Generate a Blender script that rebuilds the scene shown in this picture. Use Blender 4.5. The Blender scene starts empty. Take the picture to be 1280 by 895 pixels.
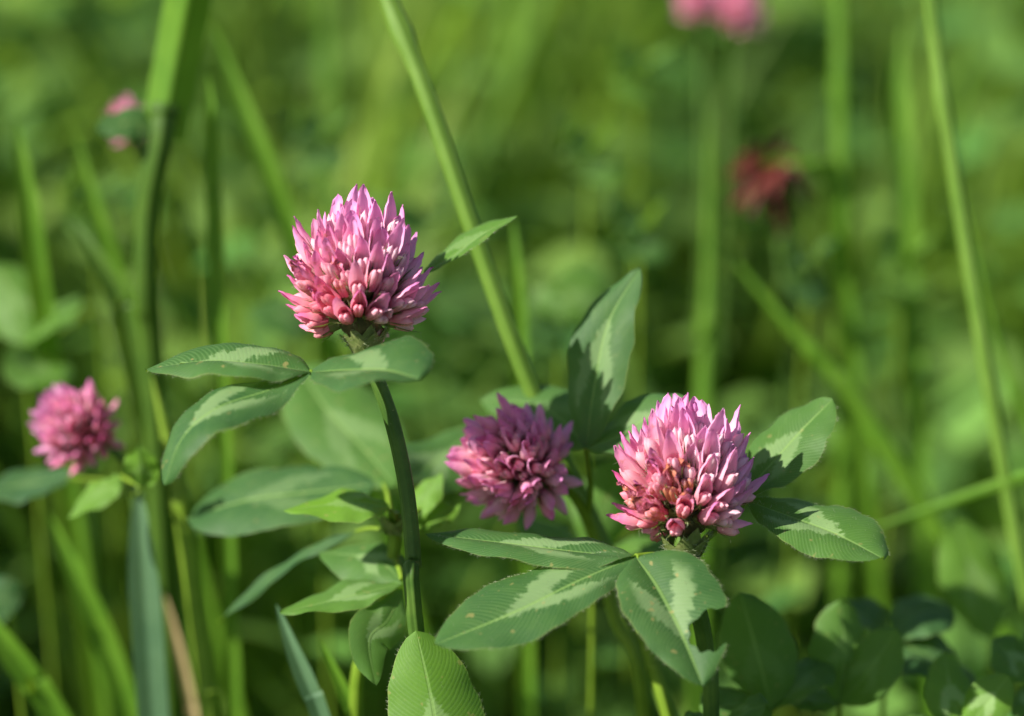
import bpy, math, random
import numpy as np
from mathutils import Vector, Matrix

random.seed(7)
RNG = np.random.default_rng(11)
SC = bpy.context.scene
COL = SC.collection
R = math.radians

# ------------------------------------------------------------------ camera, sky, sun, exposure
CM = 0.01                      # everything below is measured in centimetres
PITCH = R(18.0)                # camera looks slightly down into the meadow
CAM_H = 39.0                   # lens height above the soil
FOCUS = 45.0                   # distance of the two sharp flower heads
FPX = 3330.0                   # focal length in photo pixels (photo is 1280 x 895)

cam_d = bpy.data.cameras.new('camera')
cam_d.sensor_width = 36.0
cam_d.lens = FPX / 1280.0 * 36.0
cam_d.clip_start = 0.01
cam_d.clip_end = 500.0
cam_d.dof.use_dof = True
cam_d.dof.focus_distance = FOCUS * CM
cam_d.dof.aperture_fstop = 6.8
cam = bpy.data.objects.new('camera', cam_d)
COL.objects.link(cam)
cam.location = (0, 0, CAM_H * CM)
cam.rotation_euler = (math.pi / 2 - PITCH, 0, 0)
SC.camera = cam

CX = Vector((1, 0, 0))
CY = Vector((0, math.sin(PITCH), math.cos(PITCH)))
CZ = Vector((0, math.cos(PITCH), -math.sin(PITCH)))
EYE = Vector((0, 0, CAM_H))

# light travels to the right, down and away from the camera
SUN_DIR = (CX * 0.69 - CY * 0.51 + CZ * 0.52).normalized()
sun_el = math.asin(-SUN_DIR.z)
sun_az = math.atan2(-SUN_DIR.x, -SUN_DIR.y)

world = bpy.data.worlds.new('World')
SC.world = world
world.use_nodes = True
wn = world.node_tree
wn.nodes.clear()
sky = wn.nodes.new('ShaderNodeTexSky')
sky.sky_type = 'NISHITA'
sky.sun_disc = False
sky.sun_elevation = sun_el
sky.sun_rotation = sun_az
bgn = wn.nodes.new('ShaderNodeBackground')
bgn.inputs['Strength'].default_value = 0.06
won = wn.nodes.new('ShaderNodeOutputWorld')
wn.links.new(sky.outputs[0], bgn.inputs[0])
wn.links.new(bgn.outputs[0], won.inputs[0])

sun_d = bpy.data.lights.new('sun', 'SUN')
sun_d.energy = 5.0
sun_d.angle = R(0.55)
sun_d.color = (1.0, 0.95, 0.86)
sun = bpy.data.objects.new('sun', sun_d)
COL.objects.link(sun)
sun.location = (-1, -1, 3)
sun.rotation_euler = SUN_DIR.to_track_quat('-Z', 'Y').to_euler()

vs = SC.view_settings
vs.view_transform = 'Standard'
vs.look = 'None'
vs.exposure = 1.0
vs.gamma = 1.0
vs.use_curve_mapping = False
SC.render.engine = 'CYCLES'
SC.cycles.use_denoising = True
SC.cycles.max_bounces = 8
SC.cycles.transparent_max_bounces = 8
SC.cycles.sample_clamp_indirect = 4.0


def P(px, py, z=0.0):
    """world point (cm) seen at photo pixel px,py, z cm behind the focal plane"""
    d = FOCUS + z
    return EYE + CX * ((px - 640.0) / FPX * d) + CY * (-(py - 447.5) / FPX * d) + CZ * d


def V(x, y, z):
    """direction: right, up, away"""
    return (CX * x + CY * y + CZ * z)


# ------------------------------------------------------------------ materials
class NT:
    def __init__(self, name):
        self.m = bpy.data.materials.new(name)
        self.m.use_nodes = True
        self.t = self.m.node_tree
        self.t.nodes.clear()
        self.out = self.n('ShaderNodeOutputMaterial')

    def n(self, typ, **kw):
        nd = self.t.nodes.new(typ)
        for k, v in kw.items():
            setattr(nd, k, v)
        return nd

    def put(self, sock, v):
        if hasattr(v, 'is_linked') or isinstance(v, bpy.types.NodeSocket):
            self.t.links.new(v, sock)
        else:
            sock.default_value = v

    def math(self, op, a, b=0.0, c=0.0, clamp=False):
        nd = self.n('ShaderNodeMath', operation=op, use_clamp=clamp)
        self.put(nd.inputs[0], a)
        self.put(nd.inputs[1], b)
        self.put(nd.inputs[2], c)
        return nd.outputs[0]

    def mix(self, f, a, b, blend='MIX'):
        nd = self.n('ShaderNodeMix', data_type='RGBA', blend_type=blend)
        self.put(nd.inputs[0], f)
        for s, v in ((nd.inputs[6], a), (nd.inputs[7], b)):
            if isinstance(v, tuple) and len(v) == 3:
                v = v + (1.0,)
            self.put(s, v)
        return nd.outputs[2]

    def step(self, x, lo, hi):
        nd = self.n('ShaderNodeMapRange', interpolation_type='SMOOTHSTEP')
        self.put(nd.inputs[0], x)
        nd.inputs[1].default_value = lo
        nd.inputs[2].default_value = hi
        return nd.outputs[0]

    def noise(self, vec, scale, detail=3.0, rough=0.55):
        nd = self.n('ShaderNodeTexNoise')
        if vec is not None:
            self.put(nd.inputs['Vector'], vec)
        nd.inputs['Scale'].default_value = scale
        nd.inputs['Detail'].default_value = detail
        nd.inputs['Roughness'].default_value = rough
        return nd.outputs[0]

    def ramp(self, fac, stops):
        nd = self.n('ShaderNodeValToRGB')
        el = nd.color_ramp.elements
        while len(el) < len(stops):
            el.new(0.5)
        for e, (p, c) in zip(el, stops):
            e.position = p
            e.color = c + (1.0,)
        self.put(nd.inputs[0], fac)
        return nd.outputs[0]

    def leafy(self, col, tcol, trans, rough, spec=0.35, bump=None, dist=0.0002, strength=0.5, sheen=0.0):
        b = self.n('ShaderNodeBsdfPrincipled')
        self.put(b.inputs['Base Color'], col)
        self.put(b.inputs['Roughness'], rough)
        b.inputs['Specular IOR Level'].default_value = spec
        if sheen:
            b.inputs['Sheen Weight'].default_value = sheen
            b.inputs['Sheen Roughness'].default_value = 0.4
        tr = self.n('ShaderNodeBsdfTranslucent')
        self.put(tr.inputs['Color'], tcol)
        if bump is not None:
            bp = self.n('ShaderNodeBump')
            bp.inputs['Strength'].default_value = strength
            bp.inputs['Distance'].default_value = dist
            self.put(bp.inputs['Height'], bump)
            self.t.links.new(bp.outputs[0], b.inputs['Normal'])
            self.t.links.new(bp.outputs[0], tr.inputs['Normal'])
        mx = self.n('ShaderNodeMixShader')
        self.put(mx.inputs[0], trans)
        self.t.links.new(b.outputs[0], mx.inputs[1])
        self.t.links.new(tr.outputs[0], mx.inputs[2])
        self.t.links.new(mx.outputs[0], self.out.inputs[0])
        return self.m


def clover_leaf_material():
    g = NT('clover_leaf')
    uv = g.n('ShaderNodeUVMap').outputs[0]
    sp = g.n('ShaderNodeSeparateXYZ')
    g.put(sp.inputs[0], uv)
    t, vv = sp.outputs[0], sp.outputs[1]
    av = g.math('ABSOLUTE', g.math('SUBTRACT', g.math('MULTIPLY', vv, 2.0), 1.0))
    oi = g.n('ShaderNodeObjectInfo')
    oc = g.n('ShaderNodeSeparateColor')
    g.put(oc.inputs[0], oi.outputs['Color'])
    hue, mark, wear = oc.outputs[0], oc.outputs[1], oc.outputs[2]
    tc = g.n('ShaderNodeTexCoord').outputs['Object']
    # stretched noise that follows the side veins
    s = g.math('SUBTRACT', t, g.math('MULTIPLY', g.math('POWER', av, 1.25), 0.20))
    cmb = g.n('ShaderNodeCombineXYZ')
    g.put(cmb.inputs[0], g.math('MULTIPLY', s, 46.0))
    g.put(cmb.inputs[1], g.math('MULTIPLY', av, 2.2))
    g.put(cmb.inputs[2], g.math('MULTIPLY', oi.outputs['Random'], 40.0))
    streak = g.noise(cmb.outputs[0], 1.0, 3.0, 0.6)
    big = g.noise(tc, 160.0, 3.0)
    fine = g.noise(tc, 1500.0, 3.0, 0.65)
    vein = g.math('POWER', g.math('ABSOLUTE', g.math('SINE', g.math('MULTIPLY', g.math('ADD', s, g.math('MULTIPLY', big, 0.012)), 40.0 * math.pi))), 3.5)
    rib = g.math('SUBTRACT', 1.0, g.step(av, 0.012, 0.05))
    # the pale arrowhead of red clover
    q = g.math('ADD', g.math('ADD', t, g.math('MULTIPLY', av, 0.46)), g.math('MULTIPLY', g.math('SUBTRACT', g.math('ADD', g.math('MULTIPLY', streak, 0.5), g.math('MULTIPLY', g.noise(tc, 420.0, 4.0, 0.7), 0.5)), 0.5), 0.42))
    m1 = g.math('MULTIPLY', g.step(q, 0.47, 0.52), g.math('SUBTRACT', 1.0, g.step(q, 0.69, 0.735)))
    m1 = g.math('MULTIPLY', m1, g.math('SUBTRACT', 1.0, g.step(g.math('ADD', av, g.math('MULTIPLY', g.math('SUBTRACT', big, 0.5), 0.5)), 0.45, 0.74)))
    m1 = g.math('MULTIPLY', g.math('MULTIPLY', m1, mark), 0.9, clamp=True)
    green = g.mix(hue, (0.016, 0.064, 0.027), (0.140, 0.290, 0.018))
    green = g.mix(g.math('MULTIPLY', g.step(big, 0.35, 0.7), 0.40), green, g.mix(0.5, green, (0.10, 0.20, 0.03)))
    green = g.mix(g.math('MULTIPLY', fine, 0.40), green, (0.032, 0.085, 0.028))
    col = g.mix(m1, green, g.mix(0.42, green, (0.42, 0.58, 0.27)))
    dull = g.noise(tc, 75.0, 4.0, 0.6)
    col = g.mix(g.math('MULTIPLY', g.step(dull, 0.40, 0.70), 0.38), col, g.mix(0.5, col, (0.030, 0.075, 0.030)))
    col = g.mix(g.math('MULTIPLY', g.step(streak, 0.5, 0.75), 0.22), col, g.mix(0.5, col, (0.22, 0.34, 0.10)))
    col = g.mix(g.math('MULTIPLY', g.math('MULTIPLY', vein, g.step(dull, 0.25, 0.65)), 0.30), col, (0.17, 0.29, 0.10))
    col = g.mix(g.math('MULTIPLY', rib, 0.65), col, (0.20, 0.33, 0.09))
    # freckles and yellowed rim
    sp2 = g.step(g.noise(tc, 620.0, 1.0), 0.70, 0.74)
    col = g.mix(g.math('MULTIPLY', g.math('MULTIPLY', sp2, wear), 0.75), col, (0.34, 0.27, 0.10))
    rimw = g.math('MULTIPLY', g.step(g.math('ADD', av, g.math('MULTIPLY', g.math('SUBTRACT', big, 0.5), 0.12)), 0.965, 1.0), 0.3)
    col = g.mix(rimw, col, (0.26, 0.27, 0.09))
    tcol = g.mix(0.62, col, (0.34, 0.60, 0.02))
    h = g.math('ADD', g.math('MULTIPLY', vein, -0.25), g.math('ADD', g.math('MULTIPLY', rib, -1.2), g.math('MULTIPLY', fine, 0.5)))
    h = g.math('ADD', h, g.math('MULTIPLY', streak, 0.55))
    rough = g.math('ADD', 0.46, g.math('MULTIPLY', fine, 0.16))
    return g.leafy(col, tcol, 0.32, rough, 0.19, h, 0.00012, 0.45, 0.0)


def petal_material():
    g = NT('petal')
    uv = g.n('ShaderNodeUVMap').outputs[0]
    sp = g.n('ShaderNodeSeparateXYZ')
    g.put(sp.inputs[0], uv)
    t, v = sp.outputs[0], sp.outputs[1]
    oi = g.n('ShaderNodeObjectInfo')
    oc = g.n('ShaderNodeSeparateColor')
    g.put(oc.inputs[0], oi.outputs['Color'])
    rose, wilt, pale = oc.outputs[0], oc.outputs[1], oc.outputs[2]
    tc = g.n('ShaderNodeTexCoord').outputs['Object']
    rnd = oi.outputs['Random']
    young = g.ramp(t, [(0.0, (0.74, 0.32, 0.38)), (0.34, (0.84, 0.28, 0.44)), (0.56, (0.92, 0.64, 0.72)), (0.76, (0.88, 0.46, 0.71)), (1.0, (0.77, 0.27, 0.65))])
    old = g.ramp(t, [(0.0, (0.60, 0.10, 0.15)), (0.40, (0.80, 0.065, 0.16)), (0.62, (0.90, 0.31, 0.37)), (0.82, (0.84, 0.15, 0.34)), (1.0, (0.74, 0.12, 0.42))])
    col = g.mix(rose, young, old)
    col = g.mix(g.math('MULTIPLY', pale, 0.6), col, (0.90, 0.76, 0.72))
    mot = g.noise(tc, 700.0, 3.0)
    col = g.mix(g.math('MULTIPLY', g.step(mot, 0.45, 0.75), 0.20), col, (0.90, 0.66, 0.70))
    cmb = g.n('ShaderNodeCombineXYZ')
    g.put(cmb.inputs[0], g.math('MULTIPLY', v, 22.0))
    g.put(cmb.inputs[1], g.math('MULTIPLY', t, 1.6))
    g.put(cmb.inputs[2], g.math('MULTIPLY', rnd, 30.0))
    lines = g.noise(cmb.outputs[0], 1.0, 2.0)
    col = g.mix(g.math('MULTIPLY', g.step(lines, 0.42, 0.68), 0.30), col, g.mix(0.5, col, (0.55, 0.08, 0.28)))
    w = g.math('ADD', g.noise(tc, 420.0, 4.0, 0.7), g.math('MULTIPLY', wilt, 0.36))
    w = g.math('MULTIPLY', g.step(w, 0.68, 0.80), g.step(wilt, 0.02, 0.3))
    brown = g.mix(g.noise(tc, 1600.0, 2.0), (0.26, 0.055, 0.015), (0.66, 0.25, 0.05))
    col = g.mix(g.math('MULTIPLY', w, 0.88), col, brown)
    tcol = g.mix(0.5, col, (0.92, 0.30, 0.50))
    h = g.math('ADD', lines, g.math('MULTIPLY', mot, 0.7))
    return g.leafy(col, tcol, 0.38, 0.48, 0.30, h, 0.00010, 0.7, 0.0)


def simple_plant(name, c1, c2, trans, scale=300.0, island=0.0, stripes=0.0, rough=0.5, spec=0.22, c3=None):
    g = NT(name)
    tc = g.n('ShaderNodeTexCoord').outputs['Object']
    no = g.noise(tc, scale, 4.0)
    col = g.mix(g.step(no, 0.3, 0.7), c1, c2)
    if island:
        geo = g.n('ShaderNodeNewGeometry')
        ri = geo.outputs['Random Per Island']
        far = c3 or (0.16, 0.25, 0.035)
        col = g.mix(g.math('MULTIPLY', ri, island), col, far)
        hsv = g.n('ShaderNodeHueSaturation')
        g.put(hsv.inputs['Color'], col)
        g.put(hsv.inputs['Value'], g.math('ADD', 0.55, g.math('MULTIPLY', g.math('FRACT', g.math('MULTIPLY', ri, 7.31)), 0.95)))
        g.put(hsv.inputs['Hue'], g.math('ADD', 0.472, g.math('MULTIPLY', g.math('FRACT', g.math('MULTIPLY', ri, 13.7)), 0.042)))
        col = hsv.outputs[0]
    bump = no
    if stripes:
        uv = g.n('ShaderNodeUVMap').outputs[0]
        sp = g.n('ShaderNodeSeparateXYZ')
        g.put(sp.inputs[0], uv)
        cmb = g.n('ShaderNodeCombineXYZ')
        g.put(cmb.inputs[0], g.math('MULTIPLY', sp.outputs[1], stripes))
        g.put(cmb.inputs[1], g.math('MULTIPLY', sp.outputs[0], 3.0))
        st = g.noise(cmb.outputs[0], 1.0, 2.0)
        col = g.mix(g.math('MULTIPLY', g.step(st, 0.4, 0.65), 0.35), col, g.mix(0.5, col, (0.03, 0.06, 0.01)))
        bump = st
    tcol = g.mix(0.5, col, (0.36, 0.55, 0.03))
    return g.leafy(col, tcol, trans, rough, spec, bump, 0.0002, 0.6)


def soil_material():
    g = NT('soil')
    tc = g.n('ShaderNodeTexCoord').outputs['Object']
    a = g.noise(tc, 14.0, 6.0)
    b = g.noise(tc, 160.0, 5.0)
    col = g.mix(g.step(a, 0.4, 0.62), (0.035, 0.030, 0.016), (0.030, 0.052, 0.014))
    col = g.mix(g.step(b, 0.5, 0.75), col, (0.085, 0.070, 0.032))
    bs = g.n('ShaderNodeBsdfPrincipled')
    g.put(bs.inputs['Base Color'], col)
    bs.inputs['Roughness'].default_value = 0.95
    bp = g.n('ShaderNodeBump')
    bp.inputs['Distance'].default_value = 0.004
    g.put(bp.inputs['Height'], b)
    g.t.links.new(bp.outputs[0], bs.inputs['Normal'])
    g.t.links.new(bs.outputs[0], g.out.inputs[0])
    return g.m


M_LEAF = clover_leaf_material()
M_PETAL = petal_material()
M_STEM = simple_plant('clover_stem', (0.045, 0.105, 0.016), (0.085, 0.160, 0.026), 0.10, 200, stripes=14.0)
M_STEM_Y = simple_plant('young_stem', (0.16, 0.27, 0.022), (0.21, 0.33, 0.032), 0.25, 200, stripes=7.0)
M_CALYX = simple_plant('calyx', (0.14, 0.19, 0.055), (0.22, 0.25, 0.09), 0.25, 900)
M_CORE = simple_plant('head_core', (0.05, 0.045, 0.02), (0.10, 0.075, 0.035), 0.05, 900)
M_HAIR = simple_plant('hair', (0.26, 0.32, 0.17), (0.38, 0.40, 0.27), 0.4, 900, rough=0.4)
M_GRASS = simple_plant('grass_culm', (0.115, 0.225, 0.026), (0.155, 0.275, 0.040), 0.25, 120, stripes=6.0)
M_BLADE = simple_plant('grass_blade', (0.095, 0.225, 0.016), (0.135, 0.280, 0.022), 0.42, 120, stripes=12.0)
M_BLADE_B = simple_plant('bluish_blade', (0.080, 0.165, 0.085), (0.110, 0.205, 0.105), 0.28, 120, stripes=12.0)
M_BLADE_D = simple_plant('dark_blade', (0.060, 0.130, 0.018), (0.085, 0.165, 0.022), 0.28, 120, stripes=12.0)
M_MEADOW = simple_plant('meadow_grass', (0.100, 0.225, 0.024), (0.150, 0.295, 0.036), 0.55, 60, island=0.55, c3=(0.25, 0.35, 0.07))
M_MLEAF = simple_plant('meadow_leaf', (0.060, 0.165, 0.050), (0.100, 0.230, 0.046), 0.47, 90, island=0.50, c3=(0.20, 0.34, 0.06))
M_DRY = simple_plant('dry_grass', (0.34, 0.25, 0.12), (0.45, 0.34, 0.17), 0.25, 90)
M_RED = simple_plant('withered_red', (0.055, 0.010, 0.010), (0.13, 0.025, 0.018), 0.10, 400)
M_SOIL = soil_material()


# ------------------------------------------------------------------ mesh helpers
class MB:
    """collects polygons (world centimetres); build() makes ONE mesh object"""
    def __init__(self):
        self.v, self.f, self.uv, self.mi = [], [], [], []

    def grid(self, rows, uvs, mat=0, keep=None, closed=False):
        """rows: list of equal-length point lists"""
        o = len(self.v)
        nr, nc = len(rows), len(rows[0])
        for r in rows:
            self.v.extend(tuple(p) for p in r)
        for i in range(nr - 1):
            for j in range(nc if closed else nc - 1):
                j2 = (j + 1) % nc
                if keep and not keep(i, j):
                    continue
                self.f.append((o + i * nc + j, o + i * nc + j2, o + (i + 1) * nc + j2, o + (i + 1) * nc + j))
                u = uvs
                self.uv.append((u(i, j), u(i, j + 1), u(i + 1, j + 1), u(i + 1, j)))
                self.mi.append(mat)

    def poly(self, pts, mat=0, uv=None):
        o = len(self.v)
        self.v.extend(tuple(p) for p in pts)
        self.f.append(tuple(range(o, o + len(pts))))
        self.uv.append(tuple(uv or [(0.5, 0.5)] * len(pts)))
        self.mi.append(mat)

    def tube(self, path, radii, n=10, mat=0, cap=True, ridge=0.0):
        path = [Vector(p) for p in path]
        up = None
        rows = []
        L = len(path)
        for i, p in enumerate(path):
            d = (path[min(i + 1, L - 1)] - path[max(i - 1, 0)]).normalized()
            if up is None:
                up = d.orthogonal().normalized()
            up = (up - d * up.dot(d)).normalized()
            s = d.cross(up)
            r = radii[i]
            rows.append([p + (up * math.cos(a) + s * math.sin(a)) * (r * (1 + ridge * math.cos(7 * a + i * 0.02))) for a in [2 * math.pi * k / n for k in range(n)]])
        self.grid(rows, lambda i, j: (i / max(1, L - 1), j / n), mat, closed=True)
        if cap:
            self.poly(rows[-1], mat)
            self.poly(list(reversed(rows[0])), mat)

    def hair(self, p, d, w, mat=0):
        s = d.cross(Vector((0.3, -0.8, 0.45)))
        if s.length < 1e-6:
            s = d.orthogonal()
        s = s.normalized() * w
        self.poly([p - s, p + s, p + d], mat)

    def mesh(self, name, mats, origin=Vector((0, 0, 0)), smooth=True):
        me = bpy.data.meshes.new(name)
        va = (np.array(self.v, dtype=float) - np.array(origin)) * CM
        me.from_pydata(va.tolist(), [], self.f)
        uvl = me.uv_layers.new(name='UVMap')
        flat = [c for poly in self.uv for c in poly]
        uvl.data.foreach_set('uv', np.array(flat, dtype=np.float32).ravel())
        for m in mats:
            me.materials.append(m)
        me.polygons.foreach_set('material_index', np.array(self.mi, dtype=np.int32))
        if smooth:
            me.polygons.foreach_set('use_smooth', np.ones(len(self.f), dtype=bool))
        me.update()
        return me

    def build(self, name, mats, parent=None, origin=Vector((0, 0, 0))):
        o = bpy.data.objects.new(name, self.mesh(name, mats, origin))
        COL.objects.link(o)
        if parent is not None:
            o.parent = parent
        return o


def spline(pts, n):
    """Catmull-Rom through the points"""
    p = [Vector(q) for q in pts]
    if len(p) == 2:
        return [p[0].lerp(p[1], i / (n - 1)) for i in range(n)]
    e = [p[0] * 2 - p[1]] + p + [p[-1] * 2 - p[-2]]
    seg = len(p) - 1
    out = []
    for i in range(n):
        x = i / (n - 1) * seg
        k = min(int(x), seg - 1)
        u = x - k
        a, b, c, d = e[k], e[k + 1], e[k + 2], e[k + 3]
        out.append(0.5 * (2 * b + (c - a) * u + (2 * a - 5 * b + 4 * c - d) * u * u + (3 * b - a - 3 * c + d) * u ** 3))
    return out


def tag(o, label=None, cat=None, group=None, kind=None):
    for k, v in (('label', label), ('category', cat), ('group', group), ('kind', kind)):
        if v:
            o[k] = v
    return o


def thing(name, label, cat, ground, group=None):
    """Empty standing on the soil where the plant grows; ground in cm"""
    o = bpy.data.objects.new(name, None)
    COL.objects.link(o)
    o.empty_display_size = 0.01
    o.location = Vector(ground) * CM
    o['_g'] = tuple(ground)
    tag(o, label, cat, group)
    return o


def org(root):
    while root.parent is not None:
        root = root.parent
    return Vector(root['_g']) if '_g' in root else Vector((0, 0, 0))


def run_out(a, b):
    """where a stem passing a then b meets the soil, steepening as it goes"""
    d = (b - a).normalized()
    d = Vector((d.x, d.y, min(d.z, -0.15) - 0.15)).normalized()
    return b + d * (b.z / -d.z)


def to_ground(p, dx=0.0, dy=0.0):
    return Vector((p.x + dx, p.y + dy, 0.0))


# ------------------------------------------------------------------ leaves
def profile(t, shape):
    a, b = shape                      # a: where widest, b: tip bluntness
    if t <= 0 or t >= 1:
        return 0.0
    x = t ** (math.log(0.5) / math.log(a))
    return max(0.0, math.sin(math.pi * x)) ** b


def leaflet_mesh(mids, left, right, wl, wr, shape=(0.52, 0.78), nr=30, nc=9, arch=0.14, wave=0.045, hairs=0, bite=None, seed=0):
    rnd = random.Random(seed)
    mid = spline(mids, nr)
    m = MB()
    ph = [rnd.uniform(0, 6.28) for _ in range(6)]
    L, Rr = V(*left).normalized(), V(*right).normalized()
    rows = []
    for i, p in enumerate(mid):
        t = i / (nr - 1)
        d = (mid[min(i + 1, nr - 1)] - mid[max(i - 1, 0)]).normalized()
        l = (L - d * L.dot(d)).normalized()
        r = (Rr - d * Rr.dot(d)).normalized()
        nrm = d.cross(r)
        nrm = (nrm if nrm.length > 1e-4 else CY).normalized()
        if nrm.dot(Vector((0, 0, 1))) < 0:
            nrm = -nrm
        pr = profile(t, shape)
        row = []
        for j in range(-nc, nc + 1):
            v = j / nc
            w, s = (wl, l) if v < 0 else (wr, r)
            a = abs(v)
            edge = 1 + 0.025 * math.sin(t * 23 + ph[0] + (2 if v < 0 else 0)) + 0.015 * math.sin(t * 51 + ph[1])
            lat = a * pr * w * edge
            z = arch * (a * (1 - a) * 4 * 0.5 - a * a * 0.5) * pr * w
            z += wave * a * a * (math.sin(t * 11 + ph[2] + (3 if v < 0 else 0)) + 0.5 * math.sin(t * 25 + ph[3]))
            z += 0.0008 * math.sin(46 * math.pi * (t - 0.2 * a ** 1.25)) * min(1, a * 3) * pr
            row.append(p + s * lat + nrm * z - d * (0.0))
        rows.append(row)
    ncol = 2 * nc + 1

    def uvf(i, j):
        return (i / (nr - 1), j / (ncol - 1))

    keep = None
    if bite:
        tv = lambda i, j: (i / (nr - 1), j / (ncol - 1) * 2 - 1)
        ins = [[bite(*tv(i, j)) for j in range(ncol)] for i in range(nr)]
        keep = lambda i, j: not (ins[i][j] and ins[i + 1][j] and ins[i][j + 1] and ins[i + 1][j + 1])
        moved = {}
        for i in range(nr):
            for j in range(ncol):
                if not ins[i][j]:
                    continue
                best = None
                for di, dj in ((1, 0), (-1, 0), (0, 1), (0, -1), (1, 1), (1, -1), (-1, 1), (-1, -1)):
                    a, b = i + di, j + dj
                    if 0 <= a < nr and 0 <= b < ncol and not ins[a][b]:
                        lo, hi = 0.0, 1.0
                        for _ in range(9):
                            u = (lo + hi) / 2
                            if bite((i + di * u) / (nr - 1), (j + dj * u) / (ncol - 1) * 2 - 1):
                                lo = u
                            else:
                                hi = u
                        q = rows[i][j].lerp(rows[a][b], hi)
                        dist = (q - rows[i][j]).length
                        if best is None or dist < best[0]:
                            best = (dist, q)
                if best:
                    moved[(i, j)] = best[1]
        for (i, j), q in moved.items():
            rows[i][j] = q
    m.grid(rows, uvf, 0, keep)
    for k in range(hairs):
        side = rnd.choice((0, ncol - 1))
        i = rnd.randint(2, nr - 3)
        u = rnd.random()
        p = rows[i][side].lerp(rows[i + 1][side], u)
        if bite and bite(i / (nr - 1), -1 if side == 0 else 1):
            continue
        outw = (rows[i][side] - rows[i][side + (1 if side == 0 else -1)]).normalized()
        al = (rows[i + 1][side] - rows[i][side]).normalized()
        d = (outw + al * rnd.uniform(-0.1, 0.9) + Vector((rnd.uniform(-.4, .4), rnd.uniform(-.4, .4), rnd.uniform(-.2, .5)))).normalized()
        m.hair(p, d * rnd.uniform(0.03, 0.09), 0.0021, 1)
    for k in range(hairs // 2):
        i = rnd.randint(2, nr - 3)
        j = rnd.randint(1, ncol - 2)
        if keep and not keep(i, j):
            continue
        p = rows[i][j]
        d = Vector((rnd.uniform(-.6, .6), rnd.uniform(-.6, .6), 0.8)).normalized()
        m.hair(p, d * rnd.uniform(0.03, 0.06), 0.0025, 1)
    return m


LSEED = [100]


def leaflet(parent, mids, left, right, wl, wr=None, hue=0.3, mark=0.7, wear=0.4, label=None, **kw):
    LSEED[0] += 1
    mids = [P(*q) if isinstance(q, tuple) else q for q in mids]
    m = leaflet_mesh(mids, left, right, wl, wr or wl, seed=LSEED[0], **kw)
    o = m.build('leaflet', [M_LEAF, M_HAIR], parent, org(parent))
    o.color = (hue, mark, wear, 1)
    if label:
        o['label'] = label
    return o


def petiole(parent, pts, r0=0.07, r1=0.05, mat=None, name='leaf', hairs=0):
    pts = [P(*q) if isinstance(q, tuple) else q for q in pts]
    path = spline(pts, 12)
    m = MB()
    m.tube(path, [r0 + (r1 - r0) * i / 11 for i in range(12)], 8)
    return m.build(name, [mat or M_STEM_Y], parent, org(parent))


def stem(parent, pts, r_top, r_bot, mat=None, hairs=0, name='stem', n=40, nodes=(), taper=0.0):
    pts = [P(*q) if isinstance(q, tuple) else q for q in pts]
    path = spline(pts, n)
    m = MB()
    rad = []
    for i in range(n):
        t = i / (n - 1)
        r = r_top + (r_bot - r_top) * min(1, t * 1.6)
        if taper:
            r *= min(1.0, 0.08 + (t / taper) ** 0.8)
        for q in nodes:
            r *= 1 + 0.45 * math.exp(-((t - q) / 0.012) ** 2)
        rad.append(r)
    m.tube(path, rad, 28, ridge=0.075)
    rnd = random.Random(len(pts) * 7 + n + hairs)
    for k in range(hairs):
        x = rnd.random() ** 2 * (n - 2) * 0.6
        i = int(x)
        p = path[i].lerp(path[i + 1], x - i)
        a = rnd.uniform(0, 6.283)
        d = (CX * math.cos(a) + CZ * math.sin(a) + Vector((0, 0, rnd.uniform(-.2, .8)))).normalized()
        m.hair(p + d * rad[i] * 0.8, d * rnd.uniform(0.05, 0.10) + d * rad[i] * 0.2, 0.0035, 1)
    return m.build(name, [mat or M_STEM, M_HAIR], parent, org(parent))


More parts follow.
